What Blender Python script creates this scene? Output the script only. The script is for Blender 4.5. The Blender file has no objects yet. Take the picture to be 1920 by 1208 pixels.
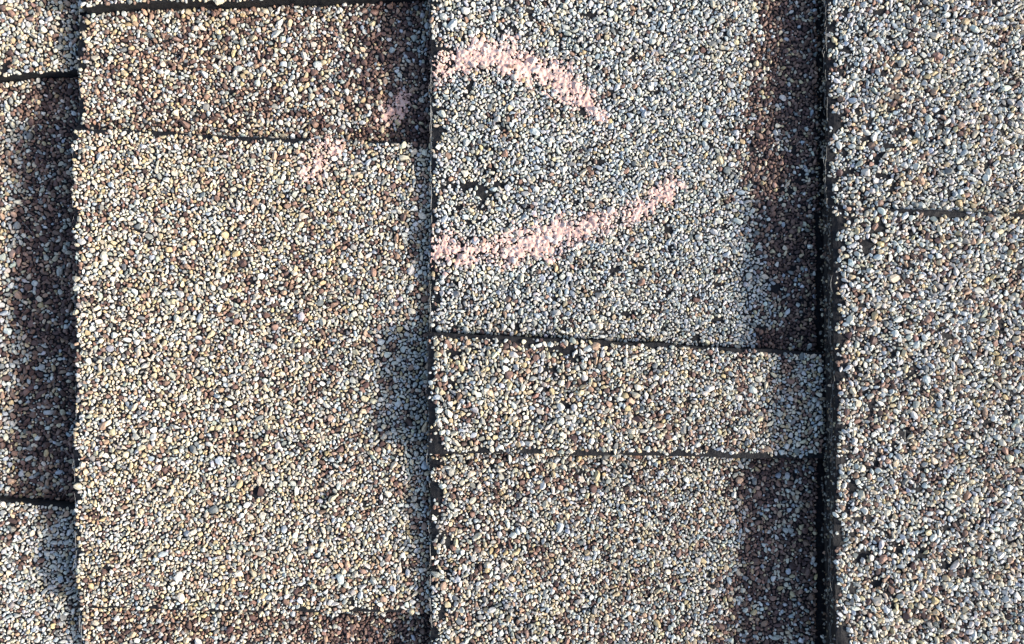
import bpy, math, random
import numpy as np

# ------------------------------------------------------------------ scale and camera
S = 0.00016                      # metres per layout unit (one unit = 0.16 mm on the roof)
CX, CY, D = 960.0, 604.0, 1500.0 # point under the camera, camera height
ZREF = 34.0
sc = bpy.context.scene
def W(x, y, z):                  # layout (x right, y down the photo) -> metres
    return ((x-CX)*S, (CY-y)*S, z*S)

cam = bpy.data.cameras.new('camera'); camo = bpy.data.objects.new('camera', cam)
sc.collection.objects.link(camo); sc.camera = camo
camo.location = (0, 0, (ZREF+D)*S); camo.rotation_euler = (0, 0, 0)
cam.sensor_width = 36; cam.lens = 36*D/1920.0
cam.clip_start = 0.01; cam.clip_end = 200

SUN_EL, SUN_AZ = 24.0, -10.0     # azimuth from +x (right of photo), slightly from below
world = bpy.data.worlds.new('World'); sc.world = world; world.use_nodes = True
nt = world.node_tree; bg = nt.nodes['Background']
sky = nt.nodes.new('ShaderNodeTexSky'); sky.sky_type = 'NISHITA'; sky.sun_disc = False
sky.sun_elevation = math.radians(SUN_EL); sky.sun_rotation = math.radians(90-SUN_AZ)
sky.dust_density = 2.0; sky.ozone_density = .8; sky.air_density = .9
nt.links.new(sky.outputs[0], bg.inputs[0]); bg.inputs[1].default_value = 0.15
sl = bpy.data.lights.new('sun', 'SUN'); sl.energy = 2.8; sl.angle = math.radians(5); sl.color = (1, .94, .85)
so = bpy.data.objects.new('sun', sl); sc.collection.objects.link(so)
so.rotation_euler = (0, math.radians(90-SUN_EL), math.radians(SUN_AZ)); so.location = (1, -.2, .5)
sc.view_settings.view_transform = 'Standard'; sc.view_settings.look = 'None'
sc.view_settings.exposure = 0.84; sc.view_settings.gamma = 1

rng = np.random.default_rng(7); random.seed(7)

# ------------------------------------------------------------------ helpers
def srgb(r, g, b):
    c = np.array([r, g, b])/255.0
    return np.where(c <= .04045, c/12.92, ((c+.055)/1.055)**2.4)
_tab = rng.random((256, 256)).astype(np.float64)
def vnoise(x, y, s, o=0):
    x = np.asarray(x, float)/s+o*17.3+500; y = np.asarray(y, float)/s+o*9.7+500
    xi = np.floor(x).astype(int); yi = np.floor(y).astype(int); fx = x-xi; fy = y-yi
    fx = fx*fx*(3-2*fx); fy = fy*fy*(3-2*fy)
    t = lambda a, b: _tab[(a+o*31) % 256, (b+o*13) % 256]
    return (t(xi, yi)*(1-fx)+t(xi+1, yi)*fx)*(1-fy)+(t(xi, yi+1)*(1-fx)+t(xi+1, yi+1)*fx)*fy
def fbm(x, y, s, o=0):
    return (vnoise(x, y, s, o)+.5*vnoise(x, y, s/2, o+1)+.25*vnoise(x, y, s/4, o+2))/1.75
def sstep(a, b, x):
    t = np.clip((np.asarray(x, float)-a)/(b-a), 0, 1); return t*t*(3-2*t)

def raw_mesh(name, V, F, mat, parent=None, cols=None, smooth=False):
    """V in layout units, F an (n,k) index array"""
    V = np.asarray(V, float); F = np.asarray(F, np.int32); k = F.shape[1]
    P = np.empty_like(V); P[:, 0] = (V[:, 0]-CX)*S; P[:, 1] = (CY-V[:, 1])*S; P[:, 2] = V[:, 2]*S
    me = bpy.data.meshes.new(name)
    me.vertices.add(len(P)); me.vertices.foreach_set('co', P.astype(np.float32).ravel())
    F = F[:, ::-1]               # the y flip turns faces over
    me.loops.add(F.size); me.loops.foreach_set('vertex_index', F.ravel())
    me.polygons.add(len(F)); me.polygons.foreach_set('loop_start', np.arange(0, F.size, k, dtype=np.int32))
    me.polygons.foreach_set('use_smooth', np.full(len(F), smooth))
    if cols is not None:
        a = me.attributes.new('tint', 'FLOAT_COLOR', 'POINT')
        c4 = np.ones((len(P), 4), np.float32); c4[:, :3] = cols; a.data.foreach_set('color', c4.ravel())
    me.update(calc_edges=True); me.materials.append(mat)
    o = bpy.data.objects.new(name, me); sc.collection.objects.link(o)
    if parent: o.parent = parent; o.matrix_parent_inverse = parent.matrix_world.inverted()
    return o
def tag(o, label=None, cat=None, group=None, kind=None):
    for k, v in (('label', label), ('category', cat), ('group', group), ('kind', kind)):
        if v: o[k] = v
    return o

# ------------------------------------------------------------------ materials
def mat(name):
    m = bpy.data.materials.new(name); m.use_nodes = True
    return m, m.node_tree, m.node_tree.nodes['Principled BSDF']
mg, t, p = mat('mineral_granules')
at = t.nodes.new('ShaderNodeAttribute'); at.attribute_name = 'tint'
tc = t.nodes.new('ShaderNodeTexCoord')
n1 = t.nodes.new('ShaderNodeTexNoise'); n1.inputs['Scale'].default_value = 1800; n1.inputs['Detail'].default_value = 3
rp = t.nodes.new('ShaderNodeMapRange'); rp.inputs[1].default_value = .3; rp.inputs[2].default_value = .7
rp.inputs[3].default_value = .80; rp.inputs[4].default_value = 1.12
mx = t.nodes.new('ShaderNodeVectorMath'); mx.operation = 'SCALE'
t.links.new(tc.outputs['Object'], n1.inputs['Vector']); t.links.new(n1.outputs[0], rp.inputs[0])
t.links.new(at.outputs['Color'], mx.inputs[0]); t.links.new(rp.outputs[0], mx.inputs['Scale'])
t.links.new(mx.outputs[0], p.inputs['Base Color'])
p.inputs['Roughness'].default_value = .55; p.inputs['Specular IOR Level'].default_value = .35

ma, t, p = mat('asphalt_coating')
tc = t.nodes.new('ShaderNodeTexCoord')
n1 = t.nodes.new('ShaderNodeTexNoise'); n1.inputs['Scale'].default_value = 700; n1.inputs['Detail'].default_value = 6
cr = t.nodes.new('ShaderNodeValToRGB')
cr.color_ramp.elements[0].color = (.008, .008, .010, 1); cr.color_ramp.elements[0].position = .35
cr.color_ramp.elements[1].color = (.020, .020, .022, 1); cr.color_ramp.elements[1].position = .75
bm_ = t.nodes.new('ShaderNodeBump'); bm_.inputs['Strength'].default_value = .8; bm_.inputs['Distance'].default_value = .0006
t.links.new(tc.outputs['Object'], n1.inputs['Vector']); t.links.new(n1.outputs[0], cr.inputs[0])
t.links.new(cr.outputs[0], p.inputs['Base Color']); t.links.new(n1.outputs[0], bm_.inputs['Height'])
t.links.new(bm_.outputs[0], p.inputs['Normal']); p.inputs['Roughness'].default_value = .75
p.inputs['Specular IOR Level'].default_value = .25

mc, t, p = mat('pink_chalk')
tc = t.nodes.new('ShaderNodeTexCoord')
n1 = t.nodes.new('ShaderNodeTexNoise'); n1.inputs['Scale'].default_value = 500; n1.inputs['Detail'].default_value = 5
cr = t.nodes.new('ShaderNodeValToRGB')
cr.color_ramp.elements[0].color = (*srgb(222, 180, 165), 1); cr.color_ramp.elements[0].position = .3
cr.color_ramp.elements[1].color = (*srgb(234, 201, 187), 1); cr.color_ramp.elements[1].position = .7
bm_ = t.nodes.new('ShaderNodeBump'); bm_.inputs['Strength'].default_value = .5; bm_.inputs['Distance'].default_value = .0004
t.links.new(tc.outputs['Object'], n1.inputs['Vector']); t.links.new(n1.outputs[0], cr.inputs[0])
t.links.new(cr.outputs[0], p.inputs['Base Color']); t.links.new(n1.outputs[0], bm_.inputs['Height'])
t.links.new(bm_.outputs[0], p.inputs['Normal']); p.inputs['Roughness'].default_value = .95
p.inputs['Specular IOR Level'].default_value = .05

mf, t, p = mat('glass_fibre'); p.inputs['Base Color'].default_value = (.30, .30, .29, 1); p.inputs['Roughness'].default_value = .5

# the rest of the roof, seen only from aside: the same mineral surface as a procedural texture
mr, t, p = mat('distant_roof_granules')
tc = t.nodes.new('ShaderNodeTexCoord')
vo = t.nodes.new('ShaderNodeTexVoronoi'); vo.inputs['Scale'].default_value = 560
vd = t.nodes.new('ShaderNodeTexVoronoi'); vd.feature = 'DISTANCE_TO_EDGE'; vd.inputs['Scale'].default_value = 560
cr = t.nodes.new('ShaderNodeValToRGB'); cr.color_ramp.interpolation = 'CONSTANT'
els = [(0, (222, 224, 220)), (.38, (226, 216, 194)), (.58, (150, 150, 146)), (.68, (214, 188, 146)), (.8, (160, 114, 90)), (.9, (98, 74, 66))]
while len(cr.color_ramp.elements) < len(els): cr.color_ramp.elements.new(.5)
for e, (po, c) in zip(cr.color_ramp.elements, els): e.position = po; e.color = (*srgb(*c), 1)
ed = t.nodes.new('ShaderNodeMapRange'); ed.inputs[1].default_value = .03; ed.inputs[2].default_value = .12
ed.inputs[3].default_value = .05
sx = t.nodes.new('ShaderNodeSeparateColor'); mm = t.nodes.new('ShaderNodeVectorMath'); mm.operation = 'SCALE'
bm_ = t.nodes.new('ShaderNodeBump'); bm_.inputs['Distance'].default_value = .001
for v in (vo, vd): t.links.new(tc.outputs['Object'], v.inputs['Vector'])
t.links.new(vo.outputs['Color'], sx.inputs[0]); t.links.new(sx.outputs[0], cr.inputs[0])
t.links.new(vd.outputs['Distance'], ed.inputs[0]); t.links.new(cr.outputs[0], mm.inputs[0])
t.links.new(ed.outputs[0], mm.inputs['Scale']); t.links.new(mm.outputs[0], p.inputs['Base Color'])
t.links.new(ed.outputs[0], bm_.inputs['Height']); t.links.new(bm_.outputs[0], p.inputs['Normal'])
p.inputs['Roughness'].default_value = .7

# ------------------------------------------------------------------ layout of the roof
X0, X1, Y0, Y1 = -260, 2180, -190, 1400        # extent of the modelled shingles
H1, T = 24.0, 30.0                              # butt height over a raised tab; tab thickness
HB = H1+T                                       # butt height of the base layer over the one below
SLAB = 22.0
def unproj(v, c, z):                            # where a point at height z really is, given where it is seen
    return c+(v-c)*(D+ZREF-z)/D
# butt lines of the four courses (as seen), and the course period
def butt_seen(i, y):
    y = np.asarray(y, float)
    if i == 0: return np.full_like(y, -598.)
    if i == 1: return np.interp(y, [-330, 236, 244, 330, 640, 900, 1100, 1160, 1540], [151, 148, 137, 136, 146, 139, 143, 153, 157])
    if i == 2: return np.interp(y, [-330, 60, 110, 608, 622, 846, 856, 1208, 1540], [802, 805, 810, 809, 801, 803, 807, 807, 809])
    if i == 3: return np.interp(y, [-330, 0, 380, 390, 600, 1208, 1540], [1551, 1553, 1556, 1562, 1566, 1563, 1562])
    return np.full_like(y, 2300.)
# segments: list of (raised?, seen (y at left, y at right) of its lower boundary)
SEG = {
 0: [(True, (143, 133)), (False, (938, 951)), (True, None)],
 1: [(True, (13, -11)), (False, (242, 268)), (True, (1142, 1152)), (False, None)],
 2: [(False, (622, 662)), (True, (848, 861)), (False, None)],
 3: [(False, (384, 402)), (True, None)],
 4: [(False, (900, 900)), (True, None)],
}
XB = [-598., 140., 806., 1558., 2300.]
XN = [140., 806., 1558., 2300., 3050.]
def zbase(i, x):
    xb = unproj(XB[i], CX, HB); xn = unproj(XN[i], CX, HB)
    return HB*(1-(np.asarray(x, float)-xb)/(xn-xb))
def lift(i, x, y):                              # the shingles do not lie quite flat: gentle waves and curled butts
    xb = unproj(XB[i], CX, HB); u = np.clip((np.asarray(x, float)-xb)/(unproj(XN[i], CX, HB)-xb), 0, 1)
    return (26*(fbm(x, y, 210, 200+i*3)-.5)+15*(fbm(x, y, 70, 215+i*3)-.5))*(1-u)**1.5
def butt(i, y):                                 # true x of the butt line at true y
    y = np.asarray(y, float); ztop = HB+np.where(raised_at_butt(i, y), T, 0)
    ys = CY+(y-CY)*D/(D+ZREF-ztop)
    w = 5.0*(vnoise(y, y*0+i*50, 60, 3)-.5)+3.0*(vnoise(y, y*0+i*50, 9, 5)-.5)
    return unproj(butt_seen(i, ys), CX, ztop)+w
def bound(i, j, x):                             # true y of lower boundary j of course i at true x
    x = np.asarray(x, float); l = SEG[i][j][1]
    if l is None: return np.full_like(x, 1e5)
    ztop = zbase(i, x)+T
    xs = CX+(x-CX)*D/(D+ZREF-ztop); u = (xs-XB[i])/(XN[i]-XB[i])
    if i == 0: u = xs/140.
    if i == 3: u = (xs-1560)/360.
    w = 5.0*(vnoise(x, x*0+j*70+i*300, 70, 8)-.5)+2.5*(vnoise(x, x*0+j*70+i*300, 8, 9)-.5)
    return unproj(l[0]+(l[1]-l[0])*u, CY, ztop)+w
def raised_at_butt(i, y):
    xb = np.full_like(y, unproj(XB[i] if i else 0., CX, HB))
    r = np.full(y.shape, SEG[i][-1][0]); done = np.zeros(y.shape, bool)
    for j in range(len(SEG[i])-1):
        s = (~done) & (y < bound(i, j, xb)); r[s] = SEG[i][j][0]; done |= s
    return r
def classify(x, y):                             # course, segment index, raised, surface height
    c = np.zeros(x.shape, int)
    for i in (1, 2, 3, 4): c[x >= butt(i, y)] = i
    seg = np.zeros(x.shape, int); rs = np.zeros(x.shape, bool); z = np.zeros(x.shape)
    for i in range(5):
        m = c == i
        if not m.any(): continue
        xx = x[m]; yy = y[m]; s = np.full(xx.shape, len(SEG[i])-1)
        for j in range(len(SEG[i])-2, -1, -1): s[yy < bound(i, j, xx)] = j
        seg[m] = s; r = np.array([q[0] for q in SEG[i]])[s]; rs[m] = r
        z[m] = zbase(i, xx)+np.where(r, T, 0)+lift(i, xx, yy)
    return c, seg, rs, z

# ------------------------------------------------------------------ slabs
def slab(name, xa, xb_, ya, yb, ztop, zbot, parent, nx=None, ny=None, ci=0):
    """closed slab: xa(y), xb_(y) left and right edges; ya(x), yb(x) the upper and lower edges"""
    nx = nx or 60; ny = ny or 160
    U, V = np.meshgrid(np.linspace(0, 1, nx), np.linspace(0, 1, ny))
    X = np.full(U.shape, 0.); Y = np.full(U.shape, 0.)
    X = xa(np.full(U.shape, 600.))+(U*(xb_-xa(np.full(U.shape, 600.))))
    for _ in range(4):
        Y = ya(X)+V*(yb(X)-ya(X)); l = xa(Y); X = l+U*(xb_-l)
    L = lift(ci, X, Y); Zt = ztop(X)+L; Zb = zbot(X)+L
    edge = (U == 0) | (V == 0) | (V == 1)
    Zt = Zt-np.where(edge, 2.2, 0)+1.2*(vnoise(X, Y, 14, 12)-.5)
    Xi = X.copy()
    n = nx*ny; VV = np.concatenate([np.stack([Xi, Y, Zt], -1).reshape(-1, 3), np.stack([X, Y, Zb], -1).reshape(-1, 3)])
    idx = np.arange(n).reshape(ny, nx); F = []
    q = np.stack([idx[:-1, :-1], idx[1:, :-1], idx[1:, 1:], idx[:-1, 1:]], -1).reshape(-1, 4); F.append(q[:, ::-1]); F.append(q+n)
    def side(a): return np.stack([a[:-1], a[1:], a[1:]+n, a[:-1]+n], -1)
    F.append(side(idx[0])); F.append(side(idx[:, -1])); F.append(side(idx[-1][::-1])); F.append(side(idx[:, 0][::-1]))
    return raw_mesh(name, VV, np.concatenate(F), ma, parent)

LABEL = {0: 'leftmost shingle course, dark brown band beside the edge overlapping it',
         1: 'wide buff speckled shingle course, second from the left, with two pink smudges',
         2: 'whitish grey speckled shingle carrying the two long pink chalk arcs',
         3: 'rightmost shingle course with coarse white and brown granules and a thick black edge',
         4: 'next shingle course beyond the right edge'}
shingles = {}; layers = {}
for i in range(4):
    r = bpy.data.objects.new('roof_shingle', None); sc.collection.objects.link(r)
    r.location = W(max(XB[i], 0), 604, 0); r.empty_display_size = .01
    bpy.context.view_layer.update()
    tag(r, LABEL[i], 'roof shingle', 'overlapping asphalt shingle courses'); shingles[i] = r
    xr = min(unproj(XN[i], CX, HB)+70, X1)
    xl = (lambda y, i=i: np.maximum(butt(i, y), X0))
    b = slab('base_layer', xl, xr, lambda x: x*0+Y0, lambda x: x*0+Y1,
             lambda x, i=i: zbase(i, x), lambda x, i=i: zbase(i, x)-SLAB+6, r, 70, 420, i)
    layers[(i, 'base')] = b
    for j, (ra, l) in enumerate(SEG[i]):
        if not ra: continue
        ya = (lambda x, i=i, j=j: bound(i, j-1, x)) if j else (lambda x: x*0+Y0)
        yb = (lambda x, i=i, j=j: bound(i, j, x)) if l else (lambda x: x*0+Y1)
        layers[(i, j)] = slab('raised_tab', xl, xr, ya, yb, lambda x, i=i: zbase(i, x)+T, lambda x, i=i: zbase(i, x)+.5, r, 70, 260, i)

# ------------------------------------------------------------------ granule colours
PAL = np.array([srgb(*c) for c in [
 (219, 217, 207), (203, 201, 192), (184, 190, 192), (219, 208, 186), (208, 195, 171),   # 0-4 whites, blue grey, creams
 (208, 190, 156), (198, 176, 136), (182, 152, 129), (156, 124, 108), (134, 108, 95),      # 5-9 tans to browns
 (106, 83, 76), (88, 69, 65), (152, 150, 143), (126, 129, 128), (172, 173, 161)]])       # 10-14 dark browns, greys
def weights(kind):
    return np.array({
     'cool':  [30, 28, 22, 10, 5, 3, 1.2, 1.5, .8, 1.2, .6, .6, 7, 4, 3],
     'buff':  [9, 12, 4, 18, 18, 13, 5, 7, 4.0, 4.0, 1.8, .6, 4, 1.5, 4],
     'mixed': [15, 16, 7, 15, 11, 8, 4, 7, 5, 5.5, 3.0, 1.2, 5, 3, 4],
     'coarse':[17, 13, 7, 20, 14, 10, 6, 4, 2.5, 2, 1, .5, 4, 3, 3],
     'tawny': [13, 11, 4, 12, 8, 9, 5, 11, 10, 13, 9, 4, 4, 3, 2],
     'brown': [1.5, 2, 2.5, 1.5, 3.5, 4.5, 2, 7, 9, 30, 34, 17, 3, 2, 1.5],
     'ltgrey':[22, 20, 8, 18, 12, 5, 1.5, 3, 1.5, 2, 1, .6, 6, 2, 3]}[kind], float)
WK = {k: weights(k)/weights(k).sum() for k in ('cool', 'buff', 'mixed', 'coarse', 'tawny', 'brown', 'ltgrey')}
def pick_colours(x, y, c, seg):
    n = len(x); w = np.zeros((n, len(PAL)))
    base = {(0, 0): 'buff', (0, 1): 'mixed', (0, 2): 'ltgrey', (1, 0): 'buff', (1, 1): 'tawny', (1, 2): 'buff', (1, 3): 'tawny',
            (2, 0): 'cool', (2, 1): 'coarse', (2, 2): 'mixed', (3, 0): 'cool', (3, 1): 'mixed', (4, 0): 'mixed', (4, 1): 'mixed'}
    for k, v in base.items():
        m = (c == k[0]) & (seg == k[1]); w[m] = WK[v]
    nz = fbm(x, y, 46, 20); nb = fbm(x, y, 120, 30)
    def mixin(amount, kind):
        nonlocal w
        a = np.clip(amount, 0, 1)[:, None]; w = w*(1-a)+WK[kind]*a
    wob = 70*(fbm(x, y, 110, 43)-.5)+50*(fbm(x, y, 32, 40)-.5)
    # printed dark band towards the next course, only on the recessed parts
    m = lambda i, s: ((c == i) & (seg == s)).astype(float)
    mixin(m(0, 1)*.45, 'tawny'); mixin(m(0, 1)*sstep(6, 46, x+wob), 'brown')
    mixin(m(0, 2)*.35*sstep(50, 80, x+wob), 'cool')  # bluish tint of the next butt's shadow, put into the granule colours
    mixin(m(1, 1)*sstep(622, 690, x+wob)*.97, 'brown')
    mixin(m(1, 3)*sstep(540, 650, x+wob)*.97, 'brown')
    mixin(m(1, 3)*.2*sstep(1140, 1160, y), 'brown')
    mixin(m(2, 0)*np.where(y < 350, sstep(1385, 1440, x+wob), sstep(1405, 1455, x+wob))*.97, 'brown')
    mixin(m(2, 2)*sstep(1350, 1410, x+wob)*.97, 'brown')
    mixin(m(2, 1)*sstep(980, 1250, x)*.75, 'mixed')
    mixin(m(1, 2)*sstep(400, 700, x)*.45, 'mixed')
    mixin(m(1, 2)*sstep(640, 760, x+wob)*.5*(y > 560)*(y < 900), 'cool')  # blue tone of the centre tab's cast shadow, painted into these granules
    mixin(m(3, 0)*.25, 'mixed'); mixin(m(3, 1)*.42, 'cool'); mixin(m(2, 2)*.2*sstep(1000, 860, x), 'coarse')
    mixin(np.clip((fbm(x, y, 26, 25)-.57)*4.0, 0, .55)*(1-m(2, 0)*.85), 'tawny')
    mixin(np.clip((nz-.60)*3.0, 0, .4)*(1-m(2, 0)*.8), 'tawny')
    mixin(np.clip((.42-nz)*3.0, 0, .5), 'ltgrey')
    cs = np.cumsum(w/w.sum(1, keepdims=True), 1); u = rng.random(n)[:, None]
    k = np.minimum((u > cs).sum(1), len(PAL)-1)
    col = PAL[k]*(rng.normal(1, .10, (n, 1)))*(rng.normal(1, .025, (n, 3)))
    return np.clip(col, .01, .9)

# ------------------------------------------------------------------ where granules lie
BALD = [(814, 700, 6, 16), (826, 822, 13, 18), (812, 905, 8, 13), (818, 945, 8, 12), (824, 990, 12, 20), (815, 1060, 10, 14), (826, 1140, 10, 16),
        (905, 362, 22, 12), (840, 425, 14, 10), (1070, 670, 18, 10), (1030, 690, 12, 10), (1000, 780, 12, 8), (860, 660, 20, 8), (930, 640, 14, 7), (1130, 645, 16, 6),
        (1575, 415, 10, 14), (1590, 520, 10, 7), (1574, 900, 10, 14), (1580, 985, 12, 9), (1575, 1085, 9, 10), (1690, 440, 16, 7), (1585, 130, 14, 10), (1760, 215, 12, 6),
        (1240, 170, 9, 5), (1420, 110, 10, 7), (1350, 50, 10, 6), (1180, 330, 9, 5), (1110, 600, 8, 5), (160, 30, 14, 8), (152, 320, 9, 12), (150, 560, 8, 12), (882, 352, 34, 13), (905, 385, 20, 12), (855, 395, 16, 10), (840, 842, 20, 7), (818, 792, 12, 22), (1052, 655, 26, 14),
        (1060, 700, 12, 16), (1062, 752, 16, 9), (985, 640, 22, 8), (1100, 275, 12, 7), (940, 242, 12, 14), (985, 70, 13, 6),
        (870, 545, 12, 7), (1335, 270, 10, 7), (1820, 55, 12, 8), (1680, 95, 14, 9), (1720, 70, 14, 8), (1612, 55, 13, 9),
        (1625, 430, 20, 16), (1670, 500, 18, 8), (1600, 470, 12, 16), (160, 95, 16, 14), (172, 60, 8, 10), (163, 130, 14, 13),
        (20, 128, 26, 12), (200, 245, 26, 6), (290, 12, 40, 8), (145, 735, 10, 14), (1600, 215, 10, 10), (1590, 960, 26, 9),
        (1620, 1075, 10, 10), (1700, 1030, 24, 5), (845, 1010, 10, 14), (822, 920, 12, 24), (826, 960, 10, 16), (1215, 745, 14, 7),
        (222, 1050, 9, 6), (1830, 790, 12, 10), (1750, 560, 12, 8), (1660, 1010, 16, 7), (815, 1180, 9, 12), (822, 560, 9, 10),
        (1690, 250, 20, 9), (1580, 100, 12, 8), (1650, 330, 20, 8), (1785, 320, 10, 12), (1880, 250, 12, 9), (940, 350, 18, 8)]
_y = np.arange(Y0, Y1, 1.0); BUTT = {i: butt(i, _y) for i in (1, 2, 3, 4)}
gx = np.arange(X0, X1, 1.0); gy = _y
GX, GY = np.meshgrid(gx, gy)
ban = np.zeros(GX.shape, bool)
for i in (1, 2, 3, 4):
    e = BUTT[i][:, None]; d = GX-e
    bn = {1: 11, 2: 21, 3: 26, 4: 9}[i]
    lim = bn*np.clip((fbm(GX*.8, GY, 15, 50+i)-.40)*3.2, .10, 1.7)
    ban |= (d > -3) & (d < lim)
for i in range(4):
    inb = GX >= BUTT[i][:, None] if i else np.ones(GX.shape, bool)
    inb &= GX < BUTT[i+1][:, None]
    for j in range(len(SEG[i])-1):
        yb = bound(i, j, gx)[None, :]; d = GY-yb
        up = SEG[i][j][0]        # the raised part lies above the line
        dd = -d if up else d
        lim = {(0, 0): 5, (0, 1): 6, (1, 0): 5, (2, 1): 13, (3, 0): 15}.get((i, j), 9)*np.clip((fbm(GX, GY*.6, 26, 70+i*5+j)-.25)*2.2, .15, 1.7)
        ban |= inb & (dd > -2.5) & (dd < lim)
for k, (bx, by, rx, ry) in enumerate(BALD):
    zt = 30.; ux = unproj(bx, CX, zt); uy = unproj(by, CY, zt)
    x0 = int(ux-X0-2*rx); y0 = int(uy-Y0-2*ry); sl_ = (slice(max(y0, 0), y0+int(4*ry)), slice(max(x0, 0), x0+int(4*rx)))
    q = ((GX[sl_]-ux)/rx)**2+((GY[sl_]-uy)/ry)**2
    ban[sl_] |= (q < 2.8*(fbm(GX[sl_], GY[sl_], 10, 90+k % 7)-.2)) & (vnoise(GX[sl_], GY[sl_], 6, 91) > .24)
pn = fbm(GX, GY, 14, 110); big = fbm(GX, GY, 150, 120)
loose = .095+.0*GX
e3 = BUTT[3][:, None]; e2 = BUTT[2][:, None]
loose = np.where(GX > e3, .245, np.where(GX > e2, np.where(GY < 640, .235, .20), .15))
ban |= pn < loose+.12*(big-.5)+.06

field = np.full(GX.shape, 12., np.float32)     # distance to the nearest granule's rim
field[ban] = np.minimum(field[ban], .7)
_stamp = {}
def stamp(ix, iy, r):
    R = int(r+12); 
    k = round(r*4)
    if k not in _stamp:
        g = np.arange(-R, R+1); _stamp[k] = (np.hypot(*np.meshgrid(g, g))-k/4).astype(np.float32), R
    st, R = _stamp[k]
    a0 = max(iy-R, 0); a1 = min(iy+R+1, field.shape[0]); b0 = max(ix-R, 0); b1 = min(ix+R+1, field.shape[1])
    f = field[a0:a1, b0:b1]; np.minimum(f, st[a0-iy+R:a1-iy+R, b0-ix+R:b1-ix+R], out=f)
G = []
area = (X1-X0)*(Y1-Y0)
for r0, frac in ((7.0, .02), (6.0, .08), (5.1, .22), (4.2, .50), (3.5, 1.1), (2.9, 3.0), (2.3, 7.0), (1.8, 8.0)):
    n = int(area*frac/(math.pi*r0*r0))
    px = rng.uniform(X0+6, X1-6, n); py = rng.uniform(Y0+6, Y1-6, n); rr = r0*rng.uniform(.93, 1.07, n)
    # the frame is filled down to the smallest grit, the roof around it only with the larger granules
    inside = (px > -40) & (px < 1960) & (py > -40) & (py < 1248)
    if r0 < 2.5: k = inside
    else: k = np.ones(n, bool)
    if r0 > 3.8:
        cc = (px > 140) & (px < 806) & (py > 240) | (px > 806) & (px < 1558) & (py < 635); mid = (px > 806) & (px < 1150) & (py > 640) & (py < 855)
        k &= rng.random(n) < np.clip(.5+1.6*(fbm(px, py, 260, 140)-.35)+.35*(px > 1560)-.35*cc+1.3*mid, .12, 1.6)/1.6*1.3
    px = px[k]; py = py[k]; rr = rr[k]
    ix = (px-X0).astype(int); iy = (py-Y0).astype(int)
    k = field[iy, ix] >= rr*.77-.15; px = px[k]; py = py[k]; rr = rr[k]; ix = ix[k]; iy = iy[k]
    for a in range(len(px)):
        if field[iy[a], ix[a]] >= rr[a]*.86-.15:
            G.append((px[a], py[a], rr[a])); stamp(ix[a], iy[a], rr[a])
G = np.array(G); print('granules', len(G))
gxx, gyy, gr = G.T
gc, gs, graised, gz = classify(gxx, gyy)
gcol = pick_colours(gxx, gyy, gc, gs)
WALL = np.zeros(len(gxx))
for i, n in ((1, 350), (2, 700), (3, 1700)):
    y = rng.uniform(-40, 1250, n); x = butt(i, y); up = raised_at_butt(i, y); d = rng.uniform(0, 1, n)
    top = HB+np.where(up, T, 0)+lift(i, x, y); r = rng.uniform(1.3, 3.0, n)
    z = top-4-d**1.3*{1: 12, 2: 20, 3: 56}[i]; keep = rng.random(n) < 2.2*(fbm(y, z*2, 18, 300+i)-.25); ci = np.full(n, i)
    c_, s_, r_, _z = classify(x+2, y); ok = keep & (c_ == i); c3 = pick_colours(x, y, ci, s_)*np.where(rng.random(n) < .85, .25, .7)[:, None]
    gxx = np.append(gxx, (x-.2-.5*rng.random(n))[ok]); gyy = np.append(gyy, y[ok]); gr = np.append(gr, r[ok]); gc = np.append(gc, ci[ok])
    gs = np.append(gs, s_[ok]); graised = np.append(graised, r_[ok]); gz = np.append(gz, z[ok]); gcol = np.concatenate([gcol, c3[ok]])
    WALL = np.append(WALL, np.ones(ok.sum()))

STROKES = [
 ([(806, 136, 26), (850, 116, 27), (900, 108, 27), (955, 112, 29), (1000, 124, 27), (1045, 145, 25), (1080, 175, 23), (1104, 198, 18), (1126, 214, 13)],
  'upper pink chalk arc bending down to the right on the whitish shingle', 3, .80),
 ([(806, 462, 32), (862, 472, 32), (905, 470, 23), (955, 470, 34), (1010, 452, 31), (1060, 436, 29), (1105, 425, 29), (1150, 410, 26), (1192, 400, 19), (1222, 380, 22), (1262, 345, 19)],
  'lower pink chalk arc rising to the right on the whitish shingle', 11, .76),
 ([(588, 322, 22), (604, 292, 28), (632, 276, 18)], 'small pink chalk smudge just under the dark seam on the buff shingle', 17, .85),
 ([(722, 222, 18), (742, 202, 22), (760, 184, 14)], 'faint pink chalk smudge in the shaded brown band above the seam', 23, .30)]
def stroke_dist(P, x, y):
    P = np.array(P, float); best = np.full(np.shape(x), -9.)
    for k in range(len(P)-1):
        a, b = P[k], P[k+1]; d = b[:2]-a[:2]; t_ = np.clip(((x-a[0])*d[0]+(y-a[1])*d[1])/(d@d), 0, 1)
        w = a[2]+(b[2]-a[2])*t_; best = np.maximum(best, 1-np.hypot(x-a[0]-t_*d[0], y-a[1]-t_*d[1])/(w*1.2))
    return best
# chalk dust on the granules themselves
_sx = CX+(gxx-CX)*D/(D+ZREF-gz); _sy = CY+(gyy-CY)*D/(D+ZREF-gz)
for pts, lab, sd, cv in STROKES:
    v = np.where(gc == (2 if pts[0][0] > 800 else 1), stroke_dist(pts, _sx, _sy), -1); a = np.clip((v-.05)*1.3, 0, .7)*rng.uniform(.0, 1, len(v)); a = a[:, None]
    gcol = gcol*(1-a)+srgb(228, 186, 172)*a

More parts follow.
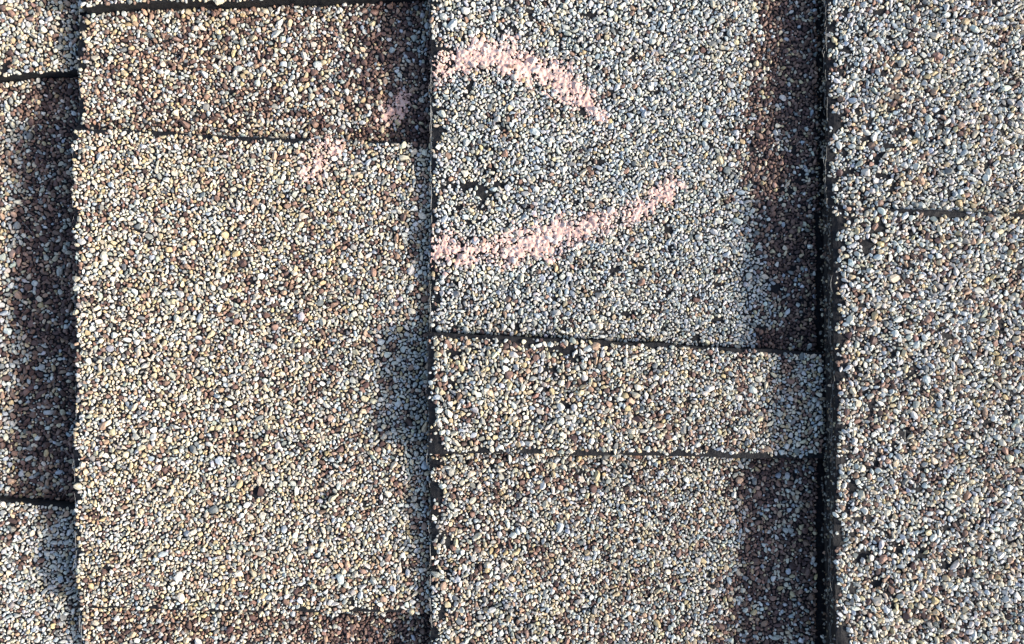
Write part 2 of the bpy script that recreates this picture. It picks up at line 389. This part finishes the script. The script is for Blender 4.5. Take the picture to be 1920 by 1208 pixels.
# ------------------------------------------------------------------ granule shapes
def ico(sub):
    f = (1+5**.5)/2
    v = [(-1, f, 0), (1, f, 0), (-1, -f, 0), (1, -f, 0), (0, -1, f), (0, 1, f), (0, -1, -f), (0, 1, -f), (f, 0, -1), (f, 0, 1), (-f, 0, -1), (-f, 0, 1)]
    F = [(0, 11, 5), (0, 5, 1), (0, 1, 7), (0, 7, 10), (0, 10, 11), (1, 5, 9), (5, 11, 4), (11, 10, 2), (10, 7, 6), (7, 1, 8), (3, 9, 4), (3, 4, 2), (3, 2, 6), (3, 6, 8), (3, 8, 9), (4, 9, 5), (2, 4, 11), (6, 2, 10), (8, 6, 7), (9, 8, 1)]
    v = [np.array(a)/np.linalg.norm(a) for a in v]
    for _ in range(sub):
        cache = {}; NF = []
        def mid(a, b):
            k = (min(a, b), max(a, b))
            if k not in cache:
                m = v[a]+v[b]; v.append(m/np.linalg.norm(m)); cache[k] = len(v)-1
            return cache[k]
        for a, b, c in F:
            ab, bc, ca = mid(a, b), mid(b, c), mid(c, a); NF += [(a, ab, ca), (b, bc, ab), (c, ca, bc), (ab, bc, ca)]
        F = NF
    return np.array(v), np.array(F)
def rocks(sub, n):
    v, F = ico(sub); out = []
    R = 1.34
    for _ in range(n):
        p = v.copy()*R
        for _ in range(rng.integers(6, 9)):
            nn = rng.normal(size=3)*(1, 1, .6); nn /= np.linalg.norm(nn); d = rng.uniform(.48, .86)
            h = p@nn; s = np.where(h > d, d/np.maximum(h, 1e-6), 1.0); p = p*s[:, None]
        a = rng.uniform(0, math.pi); st = rng.uniform(1.0, 1.65)
        rot = np.array([[math.cos(a), -math.sin(a), 0], [math.sin(a), math.cos(a), 0], [0, 0, 1]])
        p = (p@rot)*np.array([st**.6, st**-.4, rng.uniform(.50, .78)])
        p *= 1+rng.normal(0, .03, (len(p), 1)); out.append(p)
    return np.array(out), F
PR = {1: rocks(1, 48), 0: rocks(0, 48)}
def build_granules(sel, parent):
    vs, fs, cs, off = [], [], [], 0
    for sub in (0, 1):
        lod = (gr > 2.6) & (gxx > -60) & (gxx < 1980) & (gyy > -60) & (gyy < 1270)
        m = sel & (lod if sub else ~lod); n = int(m.sum())
        if not n: continue
        P, F = PR[sub]; k = rng.integers(0, len(P), n); v = P[k]*gr[m][:, None, None]*1.13
        a = rng.uniform(0, 2*math.pi, n); tx = rng.normal(0, .36, n); ty = rng.normal(0, .36, n)
        ca, sa = np.cos(a)[:, None], np.sin(a)[:, None]
        x, y, z = v[..., 0], v[..., 1], v[..., 2]
        x, y = x*ca-y*sa, x*sa+y*ca
        y, z = y*np.cos(tx)[:, None]-z*np.sin(tx)[:, None], y*np.sin(tx)[:, None]+z*np.cos(tx)[:, None]
        x, z = x*np.cos(ty)[:, None]-z*np.sin(ty)[:, None], x*np.sin(ty)[:, None]+z*np.cos(ty)[:, None]
        v = np.stack([x+gxx[m][:, None], y+gyy[m][:, None], z+(gz[m]+GZ[m])[:, None]], -1)
        nv = P.shape[1]
        fs.append((F[None]+(np.arange(n)*nv)[:, None, None]+off).reshape(-1, 3)); off += n*nv
        vs.append(v.reshape(-1, 3)); cs.append(np.repeat(gcol[m], nv, 0))
    if vs:
        # normals point outwards already in layout space; faces turn with the y flip inside raw_mesh
        return tag(raw_mesh('mineral_granules', np.concatenate(vs), np.concatenate(fs), mg, parent, np.concatenate(cs)), kind='stuff')
GZ = np.where(WALL > 0, 0, .18*gr+rng.normal(0, .75, len(gr))+.8)
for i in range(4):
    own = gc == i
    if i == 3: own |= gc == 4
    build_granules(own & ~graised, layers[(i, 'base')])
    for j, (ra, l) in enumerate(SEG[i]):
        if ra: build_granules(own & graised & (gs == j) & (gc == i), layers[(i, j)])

# ------------------------------------------------------------------ glass fibres along the cut edges
def strand(p0, p1, sag, r, out, n=5):
    pts = [np.array(p0)+(np.array(p1)-np.array(p0))*k/(n-1) for k in range(n)]
    for k in range(1, n-1): pts[k] = pts[k]+np.array([sag[0], sag[1], 0])*math.sin(math.pi*k/(n-1))
    V, F = out; b = len(V)
    d = np.array(p1)-np.array(p0); d = d/(np.linalg.norm(d)+1e-9); s = np.cross(d, [0, 0, 1.]); s /= (np.linalg.norm(s)+1e-9); u = np.cross(s, d)
    for q in pts:
        for a in range(3):
            V.append(q+r*(math.cos(a*2.094)*s+math.sin(a*2.094)*u))
    for k in range(n-1):
        for a in range(3):
            F.append((b+k*3+a, b+k*3+(a+1) % 3, b+(k+1)*3+(a+1) % 3, b+(k+1)*3+a))
def fibres(i):
    out = ([], [])
    if i:
        for _ in range({1: 30, 2: 90, 3: 120}[i]):
            y = random.uniform(-60, 1270); L = random.uniform(6, 34); x = float(butt(i, np.array([y]))[0])
            up = bool(raised_at_butt(i, np.array([y]))[0]); top = HB+(T if up else 0)
            z = random.uniform(top-16, top-1) if i == 3 else top-random.uniform(0, 5)
            o = random.uniform(-2.5, -.4) if i < 3 else random.uniform(-5, -.4)
            strand((x+o, y, z), (x+o+random.uniform(-2, 2), y+L, z+random.uniform(-3, 3)), (random.uniform(-3, 1), 0), random.uniform(.16, .30), out)
        if i in (1, 2):      # the long pale thread of mat along the cut
            y = -60.
            while y < 1260:
                x = float(butt(i, np.array([y]))[0]); x2 = float(butt(i, np.array([y+24]))[0])
                top = HB+(T if bool(raised_at_butt(i, np.array([y+12]))[0]) else 0)
                if random.random() < {1: .25, 2: .5}[i]: strand((x-1.2, y, top-1.5), (x2-1.2, y+24, top-1.5), (0, 0), .33, out)
                y += 24
    for _ in range(22):       # odd hairs lying over the granules
        x = random.uniform(max(XB[i], 0)+20, min(XN[i], 1920)-10); y = random.uniform(0, 1208); a = random.uniform(0, 3.14); L = random.uniform(10, 34)
        z = float(classify(np.array([x]), np.array([y]))[3][0])+8.5
        strand((x, y, z), (x+L*math.cos(a), y+L*math.sin(a), z+1), (random.uniform(-3, 3), random.uniform(-3, 3)), random.uniform(.2, .34), out)
    return tag(raw_mesh('mat_fibres', out[0], out[1], mf, shingles[i]), kind='stuff')
for i in range(4): fibres(i)

# ------------------------------------------------------------------ pink chalk
def chalk(pts, label, seed, cover=.5, dust=1.0, group=None):
    """pts: (seen x, seen y, half width). A crust that lies over the granule tops along the stroke"""
    P = np.array(pts, float)
    x0, x1 = P[:, 0].min()-60, P[:, 0].max()+45; y0, y1 = P[:, 1].min()-50, P[:, 1].max()+50
    st = 1.1
    ax = np.arange(unproj(x0, CX, 60), unproj(x1, CX, 60), st); ay = np.arange(unproj(y0, CY, 60), unproj(y1, CY, 60), st)
    A, B = np.meshgrid(ax, ay); c, sg, rs, z = classify(A.ravel(), B.ravel()); z = z.reshape(A.shape); c = c.reshape(A.shape)
    sx_ = CX+(A-CX)*D/(D+ZREF-z); sy_ = CY+(B-CY)*D/(D+ZREF-z)
    best = stroke_dist(pts, sx_, sy_)
    Hh = np.full(A.shape, .3)
    m = (gxx > ax[0]-12) & (gxx < ax[-1]+12) & (gyy > ay[0]-12) & (gyy < ay[-1]+12)
    for gx_, gy_, r_, oz in zip(gxx[m], gyy[m], gr[m], GZ[m]):
        i0 = int((gx_-r_-ax[0])/st); i1 = int((gx_+r_-ax[0])/st)+2; j0 = int((gy_-r_-ay[0])/st); j1 = int((gy_+r_-ay[0])/st)+2
        i0 = max(i0, 0); j0 = max(j0, 0)
        if i1 <= i0 or j1 <= j0: continue
        q = 1-((A[j0:j1, i0:i1]-gx_)**2+(B[j0:j1, i0:i1]-gy_)**2)/(r_*r_*1.15)
        Hh[j0:j1, i0:i1] = np.maximum(Hh[j0:j1, i0:i1], np.where(q > 0, oz+.62*r_*np.sqrt(np.maximum(q, 0)), 0))
    def blur(h, n):
        for _ in range(n):
            h = (np.roll(h, 1, 0)+np.roll(h, -1, 0)+2*h)/4; h = (np.roll(h, 1, 1)+np.roll(h, -1, 1)+2*h)/4
        return h
    Hm = np.maximum(np.maximum(np.roll(Hh, 1, 0), np.roll(Hh, -1, 0)), np.maximum(np.roll(Hh, 1, 1), np.roll(Hh, -1, 1)))
    Hs = blur(np.maximum(Hm, Hh), 2)
    nz = .55*fbm(A, B*.5, 15, seed)+.45*fbm(A, B, 40, seed+3); nf = fbm(A, B, 7, seed+5)
    val = best*1.3+(nz-.5)*3.4*dust+(nf-.5)*3.0+(.7*Hh+.3*Hs-3.0)*.27
    keep = (val > (1-cover)) & (c == (2 if P[0, 0] > 800 else 1))
    keep &= best > -.35
    Z = z+np.where(Hh > 1.5, .6*Hh+.4*Hs, Hs)+.15+.5*(nf-.5)
    k4 = keep[:-1, :-1] & keep[1:, :-1] & keep[1:, 1:] & keep[:-1, 1:]
    k4 &= (np.abs(z[:-1, :-1]-z[1:, 1:]) < 5)
    idx = np.arange(A.size).reshape(A.shape)
    F = np.stack([idx[:-1, :-1], idx[:-1, 1:], idx[1:, 1:], idx[1:, :-1]], -1)[k4]
    used = np.unique(F); rem = np.full(A.size, -1); rem[used] = np.arange(len(used)); F = rem[F]
    top = np.stack([A, B, Z], -1).reshape(-1, 3)[used]; n = len(top); bot = top-np.array([0, 0, 1.6])
    # close the crust: underside and rim
    E = np.concatenate([F[:, [0, 1]], F[:, [1, 2]], F[:, [2, 3]], F[:, [3, 0]]]); key = {}
    for a, b in E.tolist():
        if (b, a) in key: del key[(b, a)]
        else: key[(a, b)] = 1
    rim = np.array([(b, a, a+n, b+n) for a, b in key])
    o = raw_mesh('chalk_mark', np.concatenate([top, bot]), np.concatenate([F, (F+n)[:, ::-1], rim]), mc, None, None, True)
    return tag(o, label, 'chalk mark', 'pink chalk marks on the shingles')
for pts, lab, sd, cv in STROKES: chalk(pts, lab, sd, cv)

# ------------------------------------------------------------------ the roof all around
def ring(x0, x1, y0, y1, z):
    O = 30000
    V = [(x0, y0, z), (x1, y0, z), (x1, y1, z), (x0, y1, z), (x0-O, y0-O, z), (x1+O, y0-O, z), (x1+O, y1+O, z), (x0-O, y1+O, z)]
    return V, [(0, 1, 5, 4), (1, 2, 6, 5), (2, 3, 7, 6), (3, 0, 4, 7)]
V, F = ring(X0+2, X1-2, Y0+2, Y1-2, 30.)
tag(raw_mesh('roof', V, np.array(F)[:, ::-1] if False else np.array(F), mr), kind='structure')
V = [(X0-50, Y0-50, -24), (X1+50, Y0-50, -24), (X1+50, Y1+50, -24), (X0-50, Y1+50, -24)]
tag(raw_mesh('roof_deck', V, [(0, 1, 2, 3)], ma), kind='structure')
